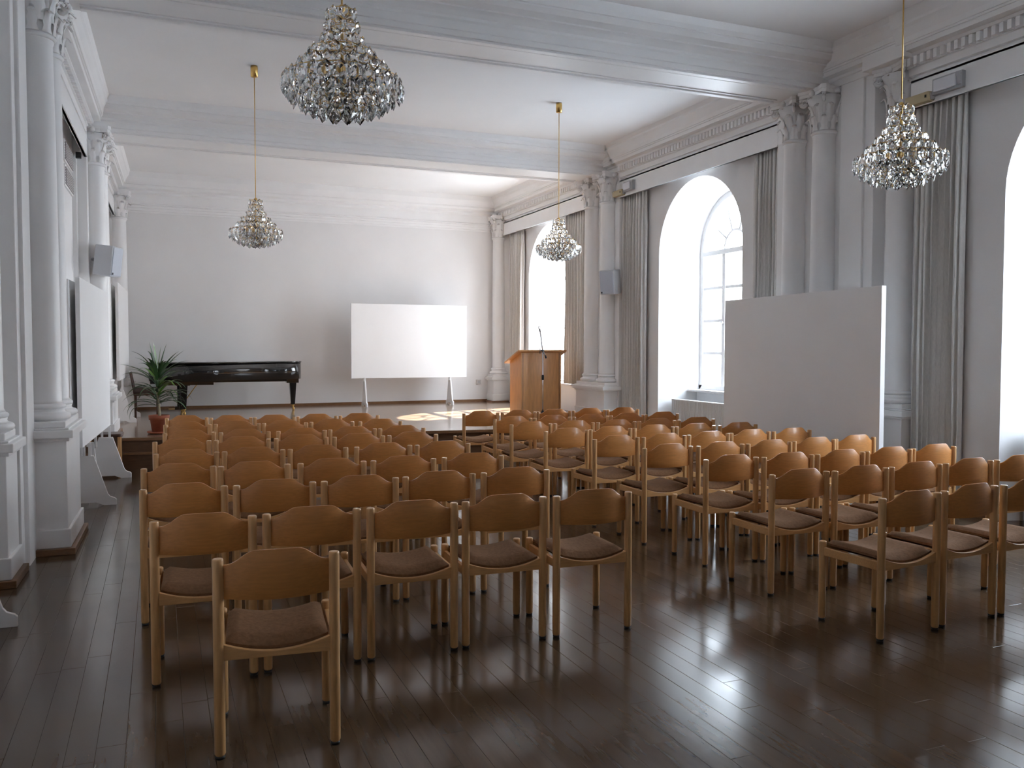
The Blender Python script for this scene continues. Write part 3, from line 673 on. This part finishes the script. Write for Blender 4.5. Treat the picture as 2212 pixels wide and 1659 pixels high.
# ------------------------------------------------------------------ potted plant
pp = tag(empty('potted_plant', (-.01, 12.30, ZS)), 'spiky green potted plant in a terracotta pot at the stage edge', 'plant')
MB().lathe([(.105, 0), (.145, .012), (.152, .034), (.142, .034), (.10, .018)], n=28).build('saucer', TERRA, pp)
MB().lathe([(.088, .015), (.112, .185), (.127, .187), (.132, .245), (.122, .247), (.115, .21), (.002, .208)], n=28).build('pot', TERRA, pp)
MB().lathe([(.116, .205), (.06, .216), (.002, .22)], n=18).build('soil', SOIL, pp)
MB().tube([(.01, 0, .2), (.0, .01, .34), (-.015, 0, .55), (-.01, -.01, .82)], [.022, .019, .017, .012], 10).build('stem', TRUNK, pp)
def leaf(az, el, L, w, droop, z0, m):
    n = 9; c = []; d = Vector((math.cos(az), math.sin(az), 0)); p = Vector((-.012, 0, z0)); e = el
    for i in range(n+1):
        c.append(p.copy()); p = p+(d*math.cos(e)+Vector((0, 0, 1))*math.sin(e))*(L/n); e -= droop*(i+1)/n
    sd = Vector((-math.sin(az), math.cos(az), 0)); rows = []
    for i, q in enumerate(c):
        t = i/n; ww = w*(.55+.9*t if t < .4 else .91*(1-((t-.4)/.6)**1.6)+.01); u = Vector((0, 0, 1))
        rows.append([tuple(q-sd*ww/2+u*ww*.18), tuple(q), tuple(q+sd*ww/2+u*ww*.18)])
    MB().grid(rows).build('leaf', m, pp)
rl_ = random.Random(3); V = (math.radians(-22.4))              # picture-right direction along the floor
LV = [(178, 15, .50, .2, .66), (150, 42, .55, .08, .74), (100, 78, .52, .02, .74), (78, 74, .50, .03, .74), (52, 60, .52, .06, .76), (38, 44, .50, .15, .74), (95, 82, .46, .02, .78), (84, 84, .40, .02, .8), (60, 66, .5, .1, .74)]
for pa, el, L, dr, z0 in LV:                                  # leaves whose tips show against the wall (picture-plane angle)
    az = V if pa < 90 else V+math.pi; leaf(az+rl_.uniform(-.3, .3), math.radians(pa if pa < 90 else 180-pa) if pa not in (100, 95) else math.radians(180-pa), L, .060, dr*1.2, z0-.02, LEAFY if pa in (95, 84) else LEAF)
for i in range(58):
    z0 = rl_.uniform(.36, .80); f = (z0-.36)/.44
    leaf(i*2.39996+rl_.uniform(-.2, .2), math.radians(rl_.uniform(5, 30)+38*f), rl_.uniform(.38, .54), rl_.uniform(.040, .056), rl_.uniform(.22, .42)*(1.25-.7*f), z0, LEAF if rl_.random() > .12 else LEAFY)

# ------------------------------------------------------------------ lectern and microphone stand
lc = tag(empty('lectern', (5.885, 13.24, ZS)), 'wooden lectern with sloping top on the stage in front of the window', 'lectern')
w2, d2 = .365, .24
MB().prism([(-d2, 0), (-d2+.025, 0), (-d2+.025, 1.055), (-d2, 1.065)], -w2+.03, w2-.03, 'x').build('front_panel', LECT, lc, .002)
for s in (-1, 1): MB().prism([(-d2, 0), (d2, 0), (d2, .90), (-d2, 1.062)], s*w2-(.03 if s > 0 else 0), s*w2+(.03 if s < 0 else 0), 'x').build('side_panel', LECT, lc, .003)
for s in (-1, 1): B(s*(w2-.034)-.006, s*(w2-.034)+.006, -d2-.002, -d2+.004, .0, 1.05).build('edge_strip', OAKT, lc)
sl_ = math.atan2(.162, 2*d2)
MB().prism([(-d2-.06, 1.083), (d2+.08, .877), (d2+.08, .905), (-d2-.06, 1.112)], -w2-.075, w2+.075, 'x').build('sloping_top', LECT, lc, .006)
B(-w2, w2, d2+.045, d2+.075, .90, .925).build('book_stop', LECT, lc, .003)
B(-w2+.03, w2-.03, -d2+.02, d2-.01, .5, .52).build('shelf', LECT, lc)
ms = tag(empty('microphone_stand', (5.80, 12.75, ZS)), 'slim chrome microphone stand in front of the lectern', 'microphone stand')
MB().tube([(0, 0, .05), (0, 0, 1.09)], .010).build('pole', STEEL, ms); MB().lathe([(.019, .62), (.021, .63), (.021, .695), (.015, .705)], n=12).build('clutch', BLACK, ms)
MB().tube([(.055, .0, .985), (-.005, 0, 1.11), (-.055, -.01, 1.415)], .011).build('boom', STEEL, ms); MB().tube([(.058, 0, .975), (.045, 0, 1.02)], .016).build('counterweight', BLACK, ms)
MB().tube([(-.035, 0, 1.10), (.02, 0, 1.10)], .012).build('boom_joint', BLACK, ms); MB().tube([(-.05, 0, 1.05), (-.05, 0, 1.135)], .006).build('wing_screw', BLACK, ms)
MB().tube([(-.055, -.01, 1.41), (-.068, -.02, 1.452)], .012).build('clip_shaft', BLACK, ms)
MB().tube([(-.075+.016*math.cos(t*.5), -.02, 1.475+.016*math.sin(t*.5)) for t in range(11)], .008, 6).build('microphone_clip', STEEL, ms)
for k in range(3):
    a = 2*math.pi*k/3+.4; l = MB().tube([(0, 0, .085), (.26*math.cos(a), .26*math.sin(a), .012)], .008).build('leg', STEEL, ms); MB().tube([(.235*math.cos(a), .235*math.sin(a), .018), (.27*math.cos(a), .27*math.sin(a), .010)], .011).build('rubber_foot', BLACK, l)
MB().lathe([(.02, .05), (.024, .06), (.024, .11), (.015, .12)], n=12).build('hub', BLACK, ms)

# ------------------------------------------------------------------ loudspeakers, lamps and boxes on the wall
def speaker(loc, rz, label):
    s = tag(empty('wall_loudspeaker', loc, rz), label, 'loudspeaker', 'grey wall loudspeakers'); s.rotation_euler = (math.radians(7), 0, rz)
    MB().prism([(-.135, -.12), (.135, -.12), (.115, .12), (-.115, .12)], -.19, .19).build('cabinet', SPK, s, .018)
    B(-.118, .118, -.130, -.116, -.175, .175).build('grille', SPKD, s, .006)
    B(-.11, -.085, -.135, -.126, -.165, -.14).build('badge', BLACK, s); MB().tube([(0, .1, 0), (0, .20, 0)], .02).build('wall_bracket', GREYM, s)
speaker((6.60, 11.93, 2.58), math.radians(-60), 'grey loudspeaker on the window-side column beside the middle curtain')
speaker((-.58, 11.96, 2.63), math.radians(66), 'grey loudspeaker on the inner column above the display board')
def pelmet_lamp(y0, y1, z, lab):
    r = tag(empty('emergency_lamp', (XR-.16, (y0+y1)/2, z)), lab, 'lamp', 'lamps on the pelmets'); h = (y1-y0)/2
    B(-.05, 0, -h, h, -.075, .075).build('housing', GREYM, r, .006); B(-.075, -.045, -h+.05, h-.03, -.055, .055).build('diffuser', DIFF, r, .012)
    B(-.06, -.045, -h+.005, -h+.03, -.05, .05).build('end_clip', GREYM, r)
def pelmet_box(y0, y1, z, lab):
    r = tag(empty('junction_box', (XR-.16, (y0+y1)/2, z)), lab, 'box', 'beige boxes on the pelmets'); h = (y1-y0)/2
    B(-.075, 0, -h, h, -.045, .045).build('cover', BEIGE, r, .008); B(-.08, -.074, -h*.85, -h*.72, -.01, .015).build('indicator', BLACK, r); B(-.05, .0, -h-.012, -h+.004, -.03, .03).build('end_cap', SILL, r)
pelmet_lamp(5.66, 5.98, 3.965, 'grey emergency lamp on the pelmet beside the chandelier rod'); pelmet_box(6.0, 6.27, 3.895, 'beige box on the pelmet beside the chandelier rod')
pelmet_lamp(11.44, 11.72, 4.03, 'grey emergency lamp on the pelmet above the wall loudspeaker'); pelmet_box(11.74, 12.02, 3.965, 'beige box on the pelmet above the wall loudspeaker')
sk = tag(empty('wall_socket', (6.29, YB, .82)), 'small grey socket box low on the end wall beside the corner column', 'socket'); B(-.05, .05, -.04, 0, -.045, .045).build('cover', SILL, sk, .006); B(-.03, .03, -.044, -.038, -.03, .03).build('flap', GREYM, sk, .003)

# ------------------------------------------------------------------ small wooden stool in front of the stage
sg = tag(empty('wooden_stool', (-.62, 11.50, 0)), 'small wooden stool with dark seat between the board foot and stage', 'stool')
rr = []
for cx_, cy_, a0 in ((.15, .13, 0), (-.15, .13, 90), (-.15, -.13, 180), (.15, -.13, 270)):
    for i in range(5): a = math.radians(a0+22.5*i); rr.append((cx_+.05*math.cos(a), cy_+.05*math.sin(a)))
MB().prism(rr, .465, .50, 'z', True).build('seat', DARKW, sg, .005)
for sx in (-1, 1):
    for sy in (-1, 1): B(sx*.16-.018, sx*.16+.018, sy*.14-.018, sy*.14+.018, 0, .465).build('leg', BEECHV, sg, .004)
for s in (-1, 1): B(-.15, .15, s*.14-.01, s*.14+.01, .39, .46).build('apron', RISER, sg); B(s*.16-.01, s*.16+.01, -.13, .13, .39, .46).build('apron', RISER, sg)

# ------------------------------------------------------------------ outside
struct(B(7.85, 160, -120, 140, -1.3, -1.0).build('ground_outside', EXTG), 'pale paving outside the windows')
def add_blocker(y0, y1, h, m, label):  # unseen blockers added outside to keep sun and low sky off some windows
    nb = tag(empty('light_blocker', (27, (y0+y1)/2, -1.0)), label, 'blocker'); w = (y1-y0)/2
    B(-2.5, .5, -w, w, 0, h).build('wall', m, nb); B(-2.6, .6, -w-.1, w+.1, h, h+.3).build('blocker_cap', GREYM, nb)
add_blocker(9.0, 11.3, 19.5, EXTB, 'slender pale sun screen added outside, shading the window nearest the lone chair')
add_blocker(14.7, 17.0, 19.5, EXTB, 'slender pale sun screen added outside, shading the middle window')  # both added so that direct sun enters only the stage window
add_blocker(-10., 3.6, 9.0, EXTD, 'low dark building added outside to dim the near inner pier')  # added only to dim daylight on the near left side
